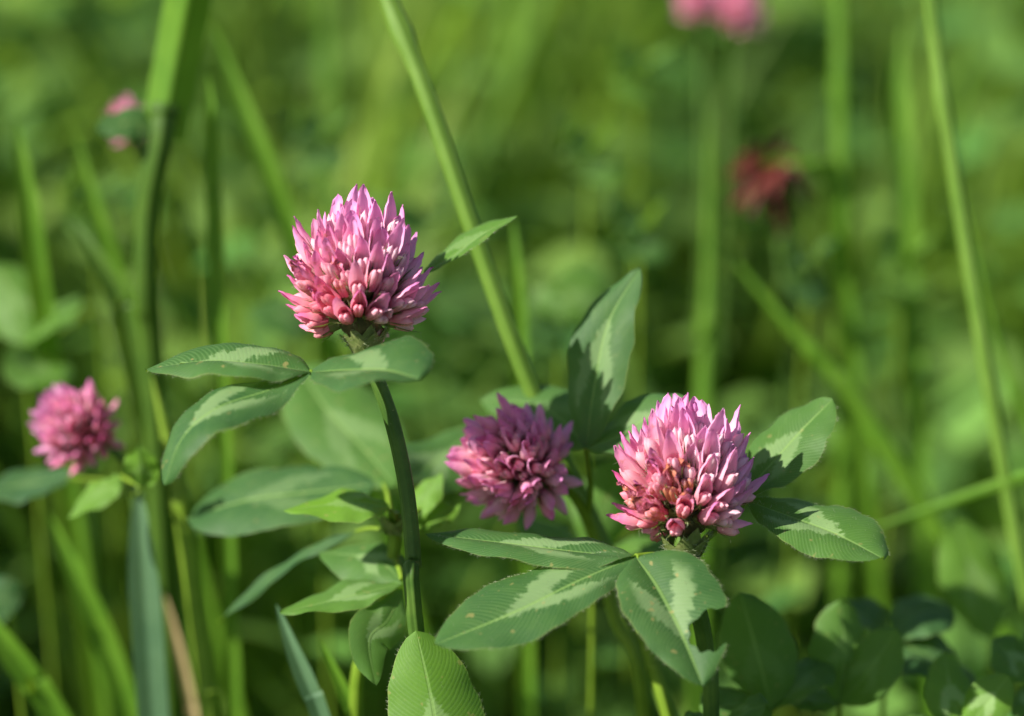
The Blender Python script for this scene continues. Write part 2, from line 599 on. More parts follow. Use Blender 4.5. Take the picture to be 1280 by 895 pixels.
# ------------------------------------------------------------------ florets
def floret_mesh(seed, kind='open'):
    """one pea-like floret: tube, folded standard petal, two wings round the keel, hairy calyx.
    grows along +z, standard towards +y, about one centimetre long"""
    rnd = random.Random(seed)
    m = MB()
    bend = rnd.uniform(0.10, 0.24)
    twist = rnd.uniform(-0.10, 0.10)
    tipw = rnd.uniform(0.8, 1.2)
    Ls = rnd.uniform(0.96, 1.06)

    def ax(z):
        return Vector((twist * z * z * 0.5, bend * z * z * 0.75, z))
    # tube
    rows = []
    for i in range(6):
        z = i / 5 * 0.56
        r = 0.040 + 0.052 * (i / 5) ** 1.2
        c = ax(z)
        rows.append([c + Vector((math.cos(a) * r * 0.92, math.sin(a) * r, 0)) for a in [6.2832 * k / 9 for k in range(9)]])
    m.grid(rows, lambda i, j: (i / 5 * 0.5, j / 9), 0, closed=True)
    # standard: an arched petal folded over the others, running out to a point
    if kind == 'bud':
        flare, wmax, Ls = 0.15, 0.10, Ls * 0.82
    elif kind == 'wilt':
        flare, wmax, Ls = 0.35, 0.105, Ls * 0.92
    else:
        flare, wmax = rnd.uniform(0.05, 0.50), rnd.uniform(0.098, 0.120)
    nr, nc = 12, 8
    rows = []
    crump = 0.035 if kind == 'wilt' else 0.009
    for i in range(nr):
        u = i / (nr - 1)
        z = 0.40 + u * (Ls - 0.40)
        c = ax(z)
        w = wmax * (0.80 + 0.55 * u) * (1 - u ** 2.2) ** (0.80 * tipw) + 0.004
        ang = R(125 - 80 * u * (0.5 + flare))
        row = []
        for j in range(nc + 1):
            v = j / nc * 2 - 1
            a = v * ang
            rr = w * (1.25 if abs(ang) < 1.2 else 1.0)
            x = math.sin(a) * rr
            y = math.cos(a) * rr - rr * 0.55 * u
            lift = 0.07 * u * u * (1 if kind != 'bud' else 0.2)
            row.append(c + Vector((x + rnd.uniform(-crump, crump) * u, y + lift + rnd.uniform(-crump, crump) * u, rnd.uniform(-crump, crump))))
        rows.append(row)
    m.grid(rows, lambda i, j: (0.42 + 0.58 * i / (nr - 1), j / nc), 0)
    # wings and keel: two plump lobes, blunt, leaning away from the standard
    Lw = Ls * rnd.uniform(0.70, 0.82)
    for sx in (-1, 1):
        rows = []
        spread = rnd.uniform(0.0, 0.030) if kind == 'open' else 0.026
        for i in range(8):
            u = i / 7
            z = 0.30 + u * (Lw - 0.30)
            c = ax(z) + Vector((sx * (0.020 + spread * u * 0.7), -0.030 - 0.060 * u * u, 0))
            rx = 0.050 * (0.85 + 0.35 * u) * max(0.0, 1 - u ** 2.6) ** 0.6 + 0.002
            ry = 0.078 * (0.85 + 0.35 * u) * max(0.0, 1 - u ** 2.6) ** 0.6 + 0.002
            rows.append([c + Vector((math.cos(a) * rx, math.sin(a) * ry, rnd.uniform(-crump, crump) * u)) for a in [6.2832 * k / 7 for k in range(7)]])
        m.grid(rows, lambda i, j: (0.35 + 0.27 * i / 7, j / 7), 0, closed=True)
    # calyx tube and its bristly teeth
    rows = []
    for i in range(4):
        z = i / 3 * 0.28
        r = 0.05 + 0.030 * (i / 3)
        c = ax(z)
        rows.append([c + Vector((math.cos(a) * r, math.sin(a) * r, 0)) for a in [6.2832 * k / 8 for k in range(8)]])
    m.grid(rows, lambda i, j: (i / 3, j / 8), 1, closed=True)
    for k in range(5):
        a = 6.2832 * (k + 0.25) / 5
        d = Vector((math.cos(a), math.sin(a), 0))
        b = ax(0.27) + d * 0.078
        e = ax(0.27 + rnd.uniform(0.22, 0.42) * (1.3 if k == 3 else 1)) + d * rnd.uniform(0.12, 0.20)
        s = Vector((-d.y, d.x, 0)) * 0.016
        m.poly([b - s, b + s, b.lerp(e, 0.5) + s * 0.5 + d * 0.015, e, b.lerp(e, 0.5) - s * 0.5 + d * 0.015], 1)
        for q in range(5):
            p = b.lerp(e, rnd.random())
            hd = (d + Vector((rnd.uniform(-1, 1), rnd.uniform(-1, 1), rnd.uniform(0, 1.2)))).normalized()
            m.hair(p, hd * rnd.uniform(0.05, 0.10), 0.003, 2)
    return m.mesh('floret', [M_PETAL, M_CALYX, M_HAIR])


FLO = {'open': [floret_mesh(s) for s in range(8)],
       'wilt': [floret_mesh(50 + s, 'wilt') for s in range(5)],
       'bud': [floret_mesh(80 + s, 'bud') for s in range(4)]}


def flower_head(parent, center, axis, radius, n=112, polar=128, seed=1, rose=None, wilt=None, joined=False, squash=1.0, lean=0.45, scale=1.0, fat=1.0, jit=0.09):
    """center: world cm of the middle of the head. axis: world direction of its crown"""
    rnd = random.Random(seed)
    axis = axis.normalized()
    q = axis.to_track_quat('Z', 'Y').to_matrix()
    ex, ey = q.col[0], q.col[1]
    k = radius / 1.27
    core_c = center - axis * 0.34 * k
    m = MB()
    rows = []
    for i in range(9):
        a = math.pi * i / 8
        rows.append([core_c + axis * (math.cos(a) * 0.62 * k) + (ex * math.cos(b) + ey * math.sin(b)) * (math.sin(a) * 0.44 * k + 0.001)
                     for b in [6.2832 * j / 14 for j in range(14)]])
    m.grid(rows, lambda i, j: (i / 8, j / 14), 0, closed=True)
    for h in range(260 if not joined else 0):          # bristles between the florets
        a = math.acos(rnd.uniform(-0.75, 1)); b = rnd.uniform(0, 6.2832)
        d = axis * math.cos(a) + (ex * math.cos(b) + ey * math.sin(b)) * math.sin(a)
        p = core_c + d * 0.45 * k
        m.hair(p, (d + axis * 0.5 + Vector((rnd.uniform(-.4, .4), rnd.uniform(-.4, .4), rnd.uniform(-.4, .4)))).normalized() * rnd.uniform(0.25, 0.5) * k, 0.006, 1)
    o0 = org(parent)
    head = m.build('flower_head', [M_CORE, M_CALYX], parent, core_c)
    head.location = (core_c - o0) * CM
    jm = MB() if joined else None
    ga = math.pi * (3 - math.sqrt(5))
    cosmin = math.cos(R(polar))
    for i in range(n):
        c = 1 - (i + 0.5) / n * (1 - cosmin)
        th = math.acos(c) + rnd.uniform(-0.05, 0.05)
        ph = i * ga + rnd.uniform(-0.10, 0.10)
        rad = (ex * math.cos(ph) + ey * math.sin(ph))
        d = axis * math.cos(th) + rad * math.sin(th)
        fr = th / R(polar)
        base = axis * (math.cos(th) * 0.52 * k) + rad * (math.sin(th) * 0.36 * k)
        up = lean * math.sin(th) * (1 - 0.25 * fr * fr) + 0.10
        z = (d + axis * up).normalized()
        y = axis - z * axis.dot(z)
        if y.length < 0.25:
            y = y + Vector((rnd.uniform(-1, 1), rnd.uniform(-1, 1), rnd.uniform(-1, 1))) * 0.5
            y = y - z * y.dot(z)
        y.normalize()
        roll = rnd.gauss(0, 0.22)
        x = y.cross(z)
        y2 = y * math.cos(roll) + x * math.sin(roll)
        jz = z + Vector((rnd.gauss(0, jit), rnd.gauss(0, jit), rnd.gauss(0, jit)))
        jz.normalize()
        x = y2.cross(jz).normalized()
        y2 = jz.cross(x)
        ln = (1.26 - 0.38 * fr ** 1.3) * k * rnd.uniform(0.82, 1.12) * scale
        if fr < 0.10:
            ln *= 0.93
        wd = (ln * 0.45 + 0.62 * k) * 1.22 * fat
        wv = wilt(d, fr, rnd) if wilt else 0.0
        kind = 'wilt' if wv > 0.45 else ('bud' if (fr > 0.90 and rnd.random() < 0.25) else 'open')
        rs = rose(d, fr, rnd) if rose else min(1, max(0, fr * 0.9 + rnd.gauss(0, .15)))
        me = rnd.choice(FLO[kind])
        mat = Matrix(((x.x * wd, y2.x * wd, jz.x * ln, base.x * CM), (x.y * wd, y2.y * wd, jz.y * ln, base.y * CM),
                      (x.z * wd, y2.z * wd, jz.z * ln, base.z * CM), (0, 0, 0, 1)))
        pale = 1.0 if (kind == 'bud' and rnd.random() < 0.5) else max(0.0, rnd.gauss(0.05, 0.18))
        if joined:
            for p in me.polygons:
                if p.material_index == 0:
                    jm.poly([(mat @ me.vertices[vi].co) / CM for vi in p.vertices], 0,
                            [tuple(me.uv_layers[0].data[li].uv) for li in p.loop_indices])
            continue
        f = bpy.data.objects.new('floret', me)
        COL.objects.link(f)
        f.parent = head
        f.matrix_local = mat
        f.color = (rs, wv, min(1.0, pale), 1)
    if joined:
        f = jm.build('floret_cluster', [M_PETAL], head)
        f.color = (0.35, 0.0, 0.15, 1)
        f['kind'] = 'stuff'
    return head


def bracts(parent, base, axis, n=7, size=0.5, seed=3, hairs=160):
    """green hairy cup under a head"""
    rnd = random.Random(seed)
    axis = axis.normalized()
    q = axis.to_track_quat('Z', 'Y').to_matrix()
    ex, ey = q.col[0], q.col[1]
    for i in range(n):
        a = 6.2832 * i / n + rnd.uniform(-.2, .2)
        d = ex * math.cos(a) + ey * math.sin(a)
        s = axis.cross(d)
        m = MB()
        ln, w = size * rnd.uniform(0.8, 1.25), size * rnd.uniform(0.24, 0.36)
        rows = []
        for r in range(7):
            u = r / 6
            c = base + d * (0.10 + 0.30 * u ** 0.8) * size * 1.6 + axis * (-0.18 + ln * u * 0.8 - 0.1 * u * u)
            ww = w * (1 - u ** 1.8) + 0.004
            rows.append([c + s * (ww * v) - d * (0.10 * v * v * (1 - u)) for v in (-1, -0.5, 0, 0.5, 1)])
        m.grid(rows, lambda i, j: (i / 6, j / 4), 0)
        for h in range(hairs // n):
            r = rnd.randint(0, 5)
            p = rows[r][rnd.randint(0, 4)]
            hd = (d + axis * rnd.uniform(-.6, .9) + s * rnd.uniform(-1, 1)).normalized()
            m.hair(p, hd * rnd.uniform(0.08, 0.17), 0.0035, 1)
        m.build('bract', [M_CALYX, M_HAIR], parent, org(parent))


# ------------------------------------------------------------------ the setting
def ground():
    m = MB()
    n = 40
    size = 6000.0
    ticks = [math.copysign(abs(x) ** 3, x) * size for x in np.linspace(-1, 1, n)]
    rows = [[Vector((x, y + 150, 0 if abs(x) + abs(y) < 400 else random.uniform(-6, 0))) for x in ticks] for y in ticks]
    m.grid(rows, lambda i, j: (i / n, j / n), 0)
    o = m.build('ground', [M_SOIL])
    tag(o, 'dark mossy soil under the meadow plants', 'ground', kind='structure')


ground()

FW, FH = 640 / FPX, 447.5 / FPX


def hides_subject(pts, near, margin=1.06):
    """True when any of the points (N,3 cm) stands inside the view nearer than `near`"""
    q = pts - np.array(EYE)
    d = q @ np.array(CZ)
    x = np.abs(q @ np.array(CX)) / np.maximum(d, 1e-3)
    y = (q @ np.array(CY)) / np.maximum(d, 1e-3)
    return bool(np.any((d < near) & (d > 1) & (x < FW * margin) & (np.abs(y) < FH * margin)))


class Bulk:
    def __init__(self):
        self.v, self.f, self.n = [], [], 0

    def strip(self, L, Rt):
        k = len(L)
        self.v.append(np.vstack([L, Rt]))
        i = np.arange(k - 1)
        self.f.append(np.stack([i, i + 1, i + 1 + k, i + k], 1) + self.n)
        self.n += 2 * k

    def build(self, name, mat, label, cat):
        v = np.vstack(self.v) * CM
        f = np.vstack(self.f)
        me = bpy.data.meshes.new(name)
        me.vertices.add(len(v)); me.vertices.foreach_set('co', v.astype(np.float32).ravel())
        me.loops.add(f.size); me.loops.foreach_set('vertex_index', f.astype(np.int32).ravel())
        me.polygons.add(len(f)); me.polygons.foreach_set('loop_start', np.arange(0, f.size, 4, dtype=np.int32))
        me.polygons.foreach_set('use_smooth', np.ones(len(f), dtype=bool))
        me.materials.append(mat)
        me.update(calc_edges=True)
        me.validate()
        o = bpy.data.objects.new(name, me)
        COL.objects.link(o)
        tag(o, label, cat, kind='stuff')
        return o


def meadow():
    rng = RNG
    gr, lf = Bulk(), Bulk()
    t = np.linspace(0, 1, 7)[:, None]
    up1 = np.array([0, 0, 1.0])

    def hollow(x, y):
        # sparse, low growth where the photograph looks down into deep shade
        return ((x - 9) / 8.0) ** 2 + ((y - 74) / 20.0) ** 2 < 1 or ((x - 1.5) / 3.0) ** 2 + ((y - 90) / 14.0) ** 2 < 1

    def one_blade(x, y, h, w, lean, az, near=62.0):
        if hollow(x, y):
            if rng.random() < 0.75:
                return
            h, lean = h * 0.55, lean * 0.55
        base = np.array([x, y, -0.2])
        dr = np.array([math.cos(az), math.sin(az), 0])
        c = base + dr * lean * t ** 2.2 + up1 * h * (t - 0.22 * t ** 3 * lean / h)
        if hides_subject(c, near):
            return
        a2 = az + math.pi / 2 + rng.uniform(-.9, .9)
        s = np.array([math.cos(a2), math.sin(a2), 0]) * w * (1 - 0.95 * t ** 2.2)
        gr.strip(c - s, c + s)

    def one_leaf(x, y, h, size, near=60.0):
        if hollow(x, y):
            if rng.random() < 0.5:
                return
            h *= 0.55
        hub = np.array([x, y, h])
        k = size * 1.2
        if hides_subject(hub[None] + np.array([[0, 0, 0], [k, 0, 0], [-k, 0, 0], [0, -k, 0], [0, 0, k * .6]]), near):
            return
        a0 = rng.uniform(0, 6.283)
        tt = np.linspace(0, 1, 4)[:, None]
        off = rng.uniform(-2.5, 2.5, 3) * np.array([1, 1, 0])
        c = (hub + off - np.array([0, 0, h])) * (1 - tt) + hub * tt
        pw = np.array([0.06, 0.03, 0])
        lf.strip(c - pw, c + pw)
        tiltv = rng.uniform(-0.45, 0.45, 2)
        for q in range(3):
            a = a0 + q * 2.094 + rng.uniform(-.3, .3)
            d = np.array([math.cos(a), math.sin(a), rng.uniform(-0.25, 0.65)])
            d[2] += tiltv @ d[:2]
            d /= np.linalg.norm(d)
            s = np.array([-math.sin(a), math.cos(a), rng.uniform(-.45, .45)])
            u = np.linspace(0, 1, 7)[:, None]
            wv = np.sin(math.pi * u ** 0.85) ** 0.75 * size * 0.36
            mid = hub + d * size * 1.15 * u + np.array([0, 0, -0.22]) * size * u ** 2
            up = up1 * wv * 0.25
            n7 = len(u)
            lf.v.append(np.vstack([mid - s * wv + up, mid, mid + s * wv + up]))    # two halves folded along the midrib
            i = np.arange(n7 - 1)
            lf.f.append(np.stack([i, i + 1, i + 1 + n7, i + n7], 1) + lf.n)
            lf.f.append(np.stack([i + n7, i + 1 + n7, i + 1 + 2 * n7, i + 2 * n7], 1) + lf.n)
            lf.n += 3 * n7

    # thin even cover of low plants
    for x0, x1, y0, y1, ng, nl in [(-75, 75, -40, 62, 900, 1300), (-70, 70, 62, 130, 900, 2200), (-110, 110, 130, 260, 2600, 3800), (-230, 230, 260, 620, 7000, 4500)]:
        for _ in range(ng):
            h = rng.uniform(8, 22)
            one_blade(rng.uniform(x0, x1), rng.uniform(y0, y1), h, rng.uniform(0.13, 0.36), rng.uniform(0.1, 0.75) * h, rng.uniform(0, 6.283))
        for _ in range(nl):
            one_leaf(rng.uniform(x0, x1), rng.uniform(y0, y1), rng.uniform(3, 16), rng.uniform(0.9, 2.0))
    # clumps: tufts of taller grass, bushes of clover, with dark gaps between
    for x0, x1, y0, y1, nt, nb in [(-60, 60, 58, 130, 85, 85), (-95, 95, 130, 250, 150, 130), (-200, 200, 250, 560, 150, 110)]:
        for _ in range(nt):
            cx, cy = rng.uniform(x0, x1), rng.uniform(y0, y1)
            H = rng.uniform(18, 38)
            baz = rng.uniform(0, 6.283)
            W = rng.uniform(0.18, 0.42)
            sp = rng.uniform(1.5, 4.5)
            for _ in range(rng.integers(14, 34)):
                h = H * rng.uniform(0.6, 1.05)
                one_blade(cx + rng.normal(0, sp), cy + rng.normal(0, sp), h, W * rng.uniform(0.6, 1.2), rng.uniform(0.05, 0.5) * h, baz + rng.normal(0, 1.2))
        for _ in range(nb):
            cx, cy = rng.uniform(x0, x1), rng.uniform(y0, y1)
            H = rng.uniform(13, 26)
            sz = rng.uniform(1.4, 3.4)
            sp = rng.uniform(2.5, 6)
            for _ in range(rng.integers(14, 40)):
                one_leaf(cx + rng.normal(0, sp), cy + rng.normal(0, sp), max(3, H * rng.uniform(0.5, 1.05)), sz * rng.uniform(0.7, 1.15))
    gr.build('meadow_grass', M_MEADOW, 'mass of blurred green meadow grass behind all the flowers', 'grass')
    lf.build('meadow_clover', M_MLEAF, 'mass of blurred clover foliage among the far meadow grass', 'clover')


meadow()


# ------------------------------------------------------------------ the sharp clovers
def tall_clover():
    base = P(520, 785, 0.5)
    g = to_ground(base, 1.2, 2.0)
    T = thing('red_clover', 'tall red clover with full pink head above a drooping leaf on a ribbed green stem', 'clover', g, 'red clovers in flower')
    ax = V(-0.09, 1.0, 0.06)
    mid = base.lerp(g, 0.5) + Vector((0.3, 0, 0))
    stem(T, [(453, 405, 0.1), (457, 432, 0.1), (470, 470, 0.1), (491, 530, 0.2), (508, 610, 0.3), (517, 700, 0.4), base, mid, g], 0.115, 0.135, hairs=150, nodes=(0.03,))

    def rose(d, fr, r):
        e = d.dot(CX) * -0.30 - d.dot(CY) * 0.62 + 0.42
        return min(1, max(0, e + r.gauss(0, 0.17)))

    def wilt(d, fr, r):
        e = 0.62 * math.exp(-(1 - d.dot(V(-0.60, 0.0, -0.80).normalized())) * 3.0)
        return min(1, max(0, e * r.uniform(0.3, 1.25) + r.gauss(0, 0.05)))
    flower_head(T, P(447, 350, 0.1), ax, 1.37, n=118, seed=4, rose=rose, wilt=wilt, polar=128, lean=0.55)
    bracts(T, P(456, 434, 0.1), ax, 12, 0.66, 3, hairs=300)
    J = (388, 465, -0.9)
    L = petiole(T, [(464, 452, 0.0), (430, 462, -0.5), J], 0.06, 0.045)
    leaflet(L, [J, (330, 457, -0.8), (260, 452, -0.5), (182, 462, -0.2)], (0.02, -0.22, -0.97), (0.05, 0.42, 0.90), 0.72, 0.95,
            hue=0.22, mark=1.0, wear=0.7, hairs=240, nr=46, nc=14, shape=(0.48, 0.72), arch=0.25,
            bite=lambda t, v: ((t - 0.80) / 0.030) ** 2 + ((v + 0.15) / 0.26) ** 2 < 1, label='leaflet with a small hole near its tip')
    leaflet(L, [J, (338, 487, -1.2), (272, 510, -1.6), (228, 548, -1.9), (205, 606, -2.0)], (-0.30, 0.36, 0.85), (0.30, -0.42, -0.80), 0.72, 0.66,
            hue=0.10, mark=0.9, wear=0.5, hairs=240, nr=46, nc=14, shape=(0.55, 0.62), arch=0.2)
    leaflet(L, [J, (430, 463, -1.5), (480, 463, -2.1), (524, 474, -2.6)], (0.10, 0.52, 0.82), (0.0, -0.25, -0.95), 0.95, 0.80,
            hue=0.12, mark=0.7, wear=0.3, hairs=120, nr=40, nc=12, shape=(0.62, 0.55), arch=0.15)
    L = petiole(T, [(464, 446, 0.2), (490, 400, 0.9), (532, 342, 1.2)], 0.05, 0.04)
    leaflet(L, [(530, 342, 1.2), (562, 322, 1.3), (605, 292, 1.4), (648, 270, 1.4)], (-0.25, 0.36, 0.90), (0.22, -0.25, -0.94), 0.58, 0.26, wave=0.015,
            hue=0.55, mark=0.5, wear=0.2, hairs=120, nr=40, nc=10, shape=(0.5, 0.8))


def bitten_clover():
    base = P(884, 830, 1.3)
    g = to_ground(P(890, 900, 1.5), 0.5, 1.0)
    T = thing('red_clover', 'sharp red clover with open pink head browned on one side above a chewed leaf', 'clover', g, 'red clovers in flower')
    ax = V(0.04, 1.0, 0.06)
    stem(T, [(856, 660, 0.0), (853, 690, 0.0), (862, 730, 0.4), (876, 775, 0.9), base, P(889, 900, 1.5), P(889, 900, 1.5).lerp(g, 0.5), g], 0.13, 0.14, hairs=90, nodes=(0.03,))

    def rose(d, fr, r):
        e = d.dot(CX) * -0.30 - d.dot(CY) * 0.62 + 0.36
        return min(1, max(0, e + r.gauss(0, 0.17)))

    def wilt(d, fr, r):
        e = 1.0 * math.exp(-(1 - d.dot(V(-0.58, -0.10, -0.80).normalized())) * 3.4)
        return min(1, max(0, e * r.uniform(0.35, 1.25) + r.gauss(0, 0.05)))
    flower_head(T, P(858, 600, 0.1), ax, 1.37, n=88, seed=19, rose=rose, wilt=wilt, polar=127, lean=0.48, fat=1.08, jit=0.125)
    bracts(T, P(855, 692, 0.0), ax, 13, 0.74, 8, hairs=520)
    J = (795, 696, -0.6)
    L = petiole(T, [(846, 702, 0.0), (820, 695, -0.3), J], 0.085, 0.06)
    leaflet(L, [J, (720, 690, -0.3), (630, 679, 0.2), (532, 667, 0.7)], (0.02, -0.27, -0.96), (0.0, 0.33, 0.94), 0.66, 0.72,
            hue=0.18, mark=1.0, wear=0.5, hairs=280, nr=50, nc=14, shape=(0.48, 0.80), arch=0.2)
    leaflet(L, [J, (728, 724, -1.0), (640, 767, -1.5), (543, 806, -1.9)], (0.24, -0.50, -0.82), (-0.22, 0.50, 0.84), 0.72, 0.98,
            hue=0.14, mark=1.0, wear=0.6, hairs=300, nr=56, nc=16, shape=(0.58, 0.62), arch=0.15)
    leaflet(L, [J, (822, 735, -1.1), (853, 795, -1.7), (879, 858, -2.2)], (-0.72, -0.25, -0.55), (0.86, 0.28, -0.10), 0.82, 0.92,
            hue=0.14, mark=0.9, wear=0.7, hairs=260, nr=64, nc=20, shape=(0.46, 0.66), arch=0.15,
            bite=lambda t, v: ((t - 0.715) / 0.115) ** 2 + ((v - 0.66) / 0.56) ** 2 < 1 + 0.16 * math.sin(8 * math.atan2((v - .66) / .56, (t - .715) / .115) + 1), label='leaflet with a large bite eaten out of its edge')
    J2 = (934, 626, 0.9)
    L = petiole(T, [(852, 696, 0.2), (890, 668, 0.6), J2], 0.06, 0.05)
    leaflet(L, [(922, 622, 0.9), (955, 590, 1.1), (1000, 540, 1.3), (1041, 499, 1.4)], (-0.48, 0.40, 0.78), (0.52, -0.42, -0.74), 0.72, 0.66,
            hue=0.35, mark=0.8, wear=0.4, hairs=160, nr=46, nc=12, shape=(0.58, 0.62))
    leaflet(L, [J2, (985, 645, 0.4), (1045, 668, -0.2), (1105, 699, -0.8)], (0.22, 0.50, 0.84), (-0.22, -0.46, -0.86), 0.84, 0.72,
            hue=0.38, mark=1.0, wear=0.4, hairs=300, nr=50, nc=14, shape=(0.60, 0.60))


def leaning_clover():
    g = to_ground(P(790, 895, 4.5), 0.5, 2)
    T = thing('red_clover', 'softly blurred mauve clover head leaning over, between the two sharp clovers', 'clover', g, 'red clovers in flower')
    ax = V(-0.50, 0.42, -0.76)
    stem(T, [(700, 600, 3.3), (722, 625, 3.6), (742, 670, 4.2), (768, 770, 4.4), (805, 895, 4.6), P(805, 895, 4.6).lerp(g, 0.5), g], 0.10, 0.125, mat=M_STEM_Y, nodes=(0.04,))

    def rose(d, fr, r):
        return min(1, max(0, 0.25 + r.gauss(0, 0.20)))
    flower_head(T, P(640, 577, 2.5), ax, 1.14, n=104, seed=31, rose=rose, polar=138)
    bracts(T, P(690, 606, 3.2), ax, 6, 0.4, 5, hairs=60)
    J = (733, 560, 2.3)
    L = petiole(T, [(735, 655, 4.2), (738, 610, 3.2), J], 0.06, 0.05)
    leaflet(L, [J, (742, 490, 2.3), (760, 405, 2.4), (800, 335, 2.6)], (-0.90, 0.05, 0.30), (0.80, -0.15, -0.55), 0.58, 0.60,
            hue=0.15, mark=0.7, wear=0.1, nr=36, nc=10, shape=(0.50, 0.72))
    leaflet(L, [J, (775, 545, 2.2), (815, 518, 2.0), (860, 500, 1.8)], (-0.35, 0.55, 0.75), (0.35, -0.45, -0.80), 0.62, 0.55,
            hue=0.2, mark=0.8, wear=0.1, nr=30, nc=9, shape=(0.5, 0.72))
    leaflet(L, [J, (705, 528, 3.2), (665, 505, 3.9), (600, 500, 4.5)], (-0.15, -0.75, -0.60), (0.15, 0.65, 0.72), 0.60, 0.66,
            hue=0.3, mark=0.3, wear=0.1, nr=30, nc=9, shape=(0.5, 0.7))


def foreground_leaf():
    g = to_ground(P(525, 1100, -0.6), 0, 1)
    T = thing('clover_leaf', 'broad upright light green leaflet standing before the foot of the tall clover stem', 'clover', g, 'clover leaves')
    L = petiole(T, [g, P(540, 1250, -0.4), P(545, 1030, -0.4)], 0.08, 0.05)
    leaflet(L, [P(545, 1030, -0.4), (550, 960, -0.5), (540, 880, -0.4), (520, 788, -0.2)], (-0.88, -0.06, 0.2), (0.90, -0.10, 0.35), 0.82, 0.92,
            hue=0.75, mark=0.8, wear=0.5, hairs=150, nr=46, nc=14, shape=(0.55, 0.60), arch=0.1)
    leaflet(L, [P(545, 1030, -0.4), P(470, 1020, -1.0), P(380, 1040, -1.8)], (0, -0.2, -0.9), (0, .4, .9), 0.75, 0.8, hue=0.5, mark=0.8)
    leaflet(L, [P(545, 1030, -0.4), P(620, 1015, -0.9), P(710, 1030, -1.6)], (0, -0.2, -0.9), (0, .4, .9), 0.75, 0.8, hue=0.5, mark=0.8)


tall_clover()
bitten_clover()
leaning_clover()
foreground_leaf()


# ------------------------------------------------------------------ softer neighbours
def left_clover():
    g = to_ground(P(180, 895, 8), 0, 2)
    T = thing('red_clover', 'small round pink clover head blurred beside two bright yellow green leaflets', 'clover', g, 'red clovers in flower')
    ax = V(-0.42, 0.42, -0.80)
    stem(T, [(122, 552, 6.9), (150, 572, 7.2), (168, 620, 7.6), (185, 760, 8.0), (195, 900, 8.4), P(195, 900, 8.4).lerp(g, .5), g], 0.085, 0.10, nodes=(0.05,))

    def rose(d, fr, r):
        return min(1, max(0, 0.40 + 0.5 * d.dot(CX) - 0.2 * d.dot(CY) + r.gauss(0, 0.2)))
    flower_head(T, P(92, 532, 6.2), ax, 0.86, n=92, seed=44, rose=rose, polar=138)
    bracts(T, P(118, 548, 6.8), ax, 6, 0.35, 6, hairs=40)
    L = petiole(T, [(166, 620, 7.5), (170, 618, 6.2), (177, 610, 4.6), (152, 596, 5.4)], 0.05, 0.04)
    leaflet(L, [(152, 596, 5.6), (130, 612, 5.4), (84, 648, 5.2)], (-0.35, 0.55, 0.7), (0.35, -0.5, -0.7), 0.36, 0.36, hue=1.0, mark=0.3, nr=20, nc=6)
    leaflet(L, [(177, 610, 4.6), (176, 590, 4.3), (172, 556, 4.1)], (-0.9, 0.1, 0.2), (0.9, -0.1, 0.2), 0.36, 0.36, hue=1.0, mark=0.3, nr=20, nc=6)
    L = petiole(T, [(160, 605, 7.5), (120, 600, 7.6), (85, 598, 7.6)], 0.05, 0.04)
    leaflet(L, [(90, 592, 7.6), (40, 605, 7.8), (-30, 612, 7.8)], (0.05, -0.5, -0.85), (0.0, 0.55, 0.8), 0.55, 0.6, hue=0.0, mark=0.2, nr=20, nc=6)


left_clover()


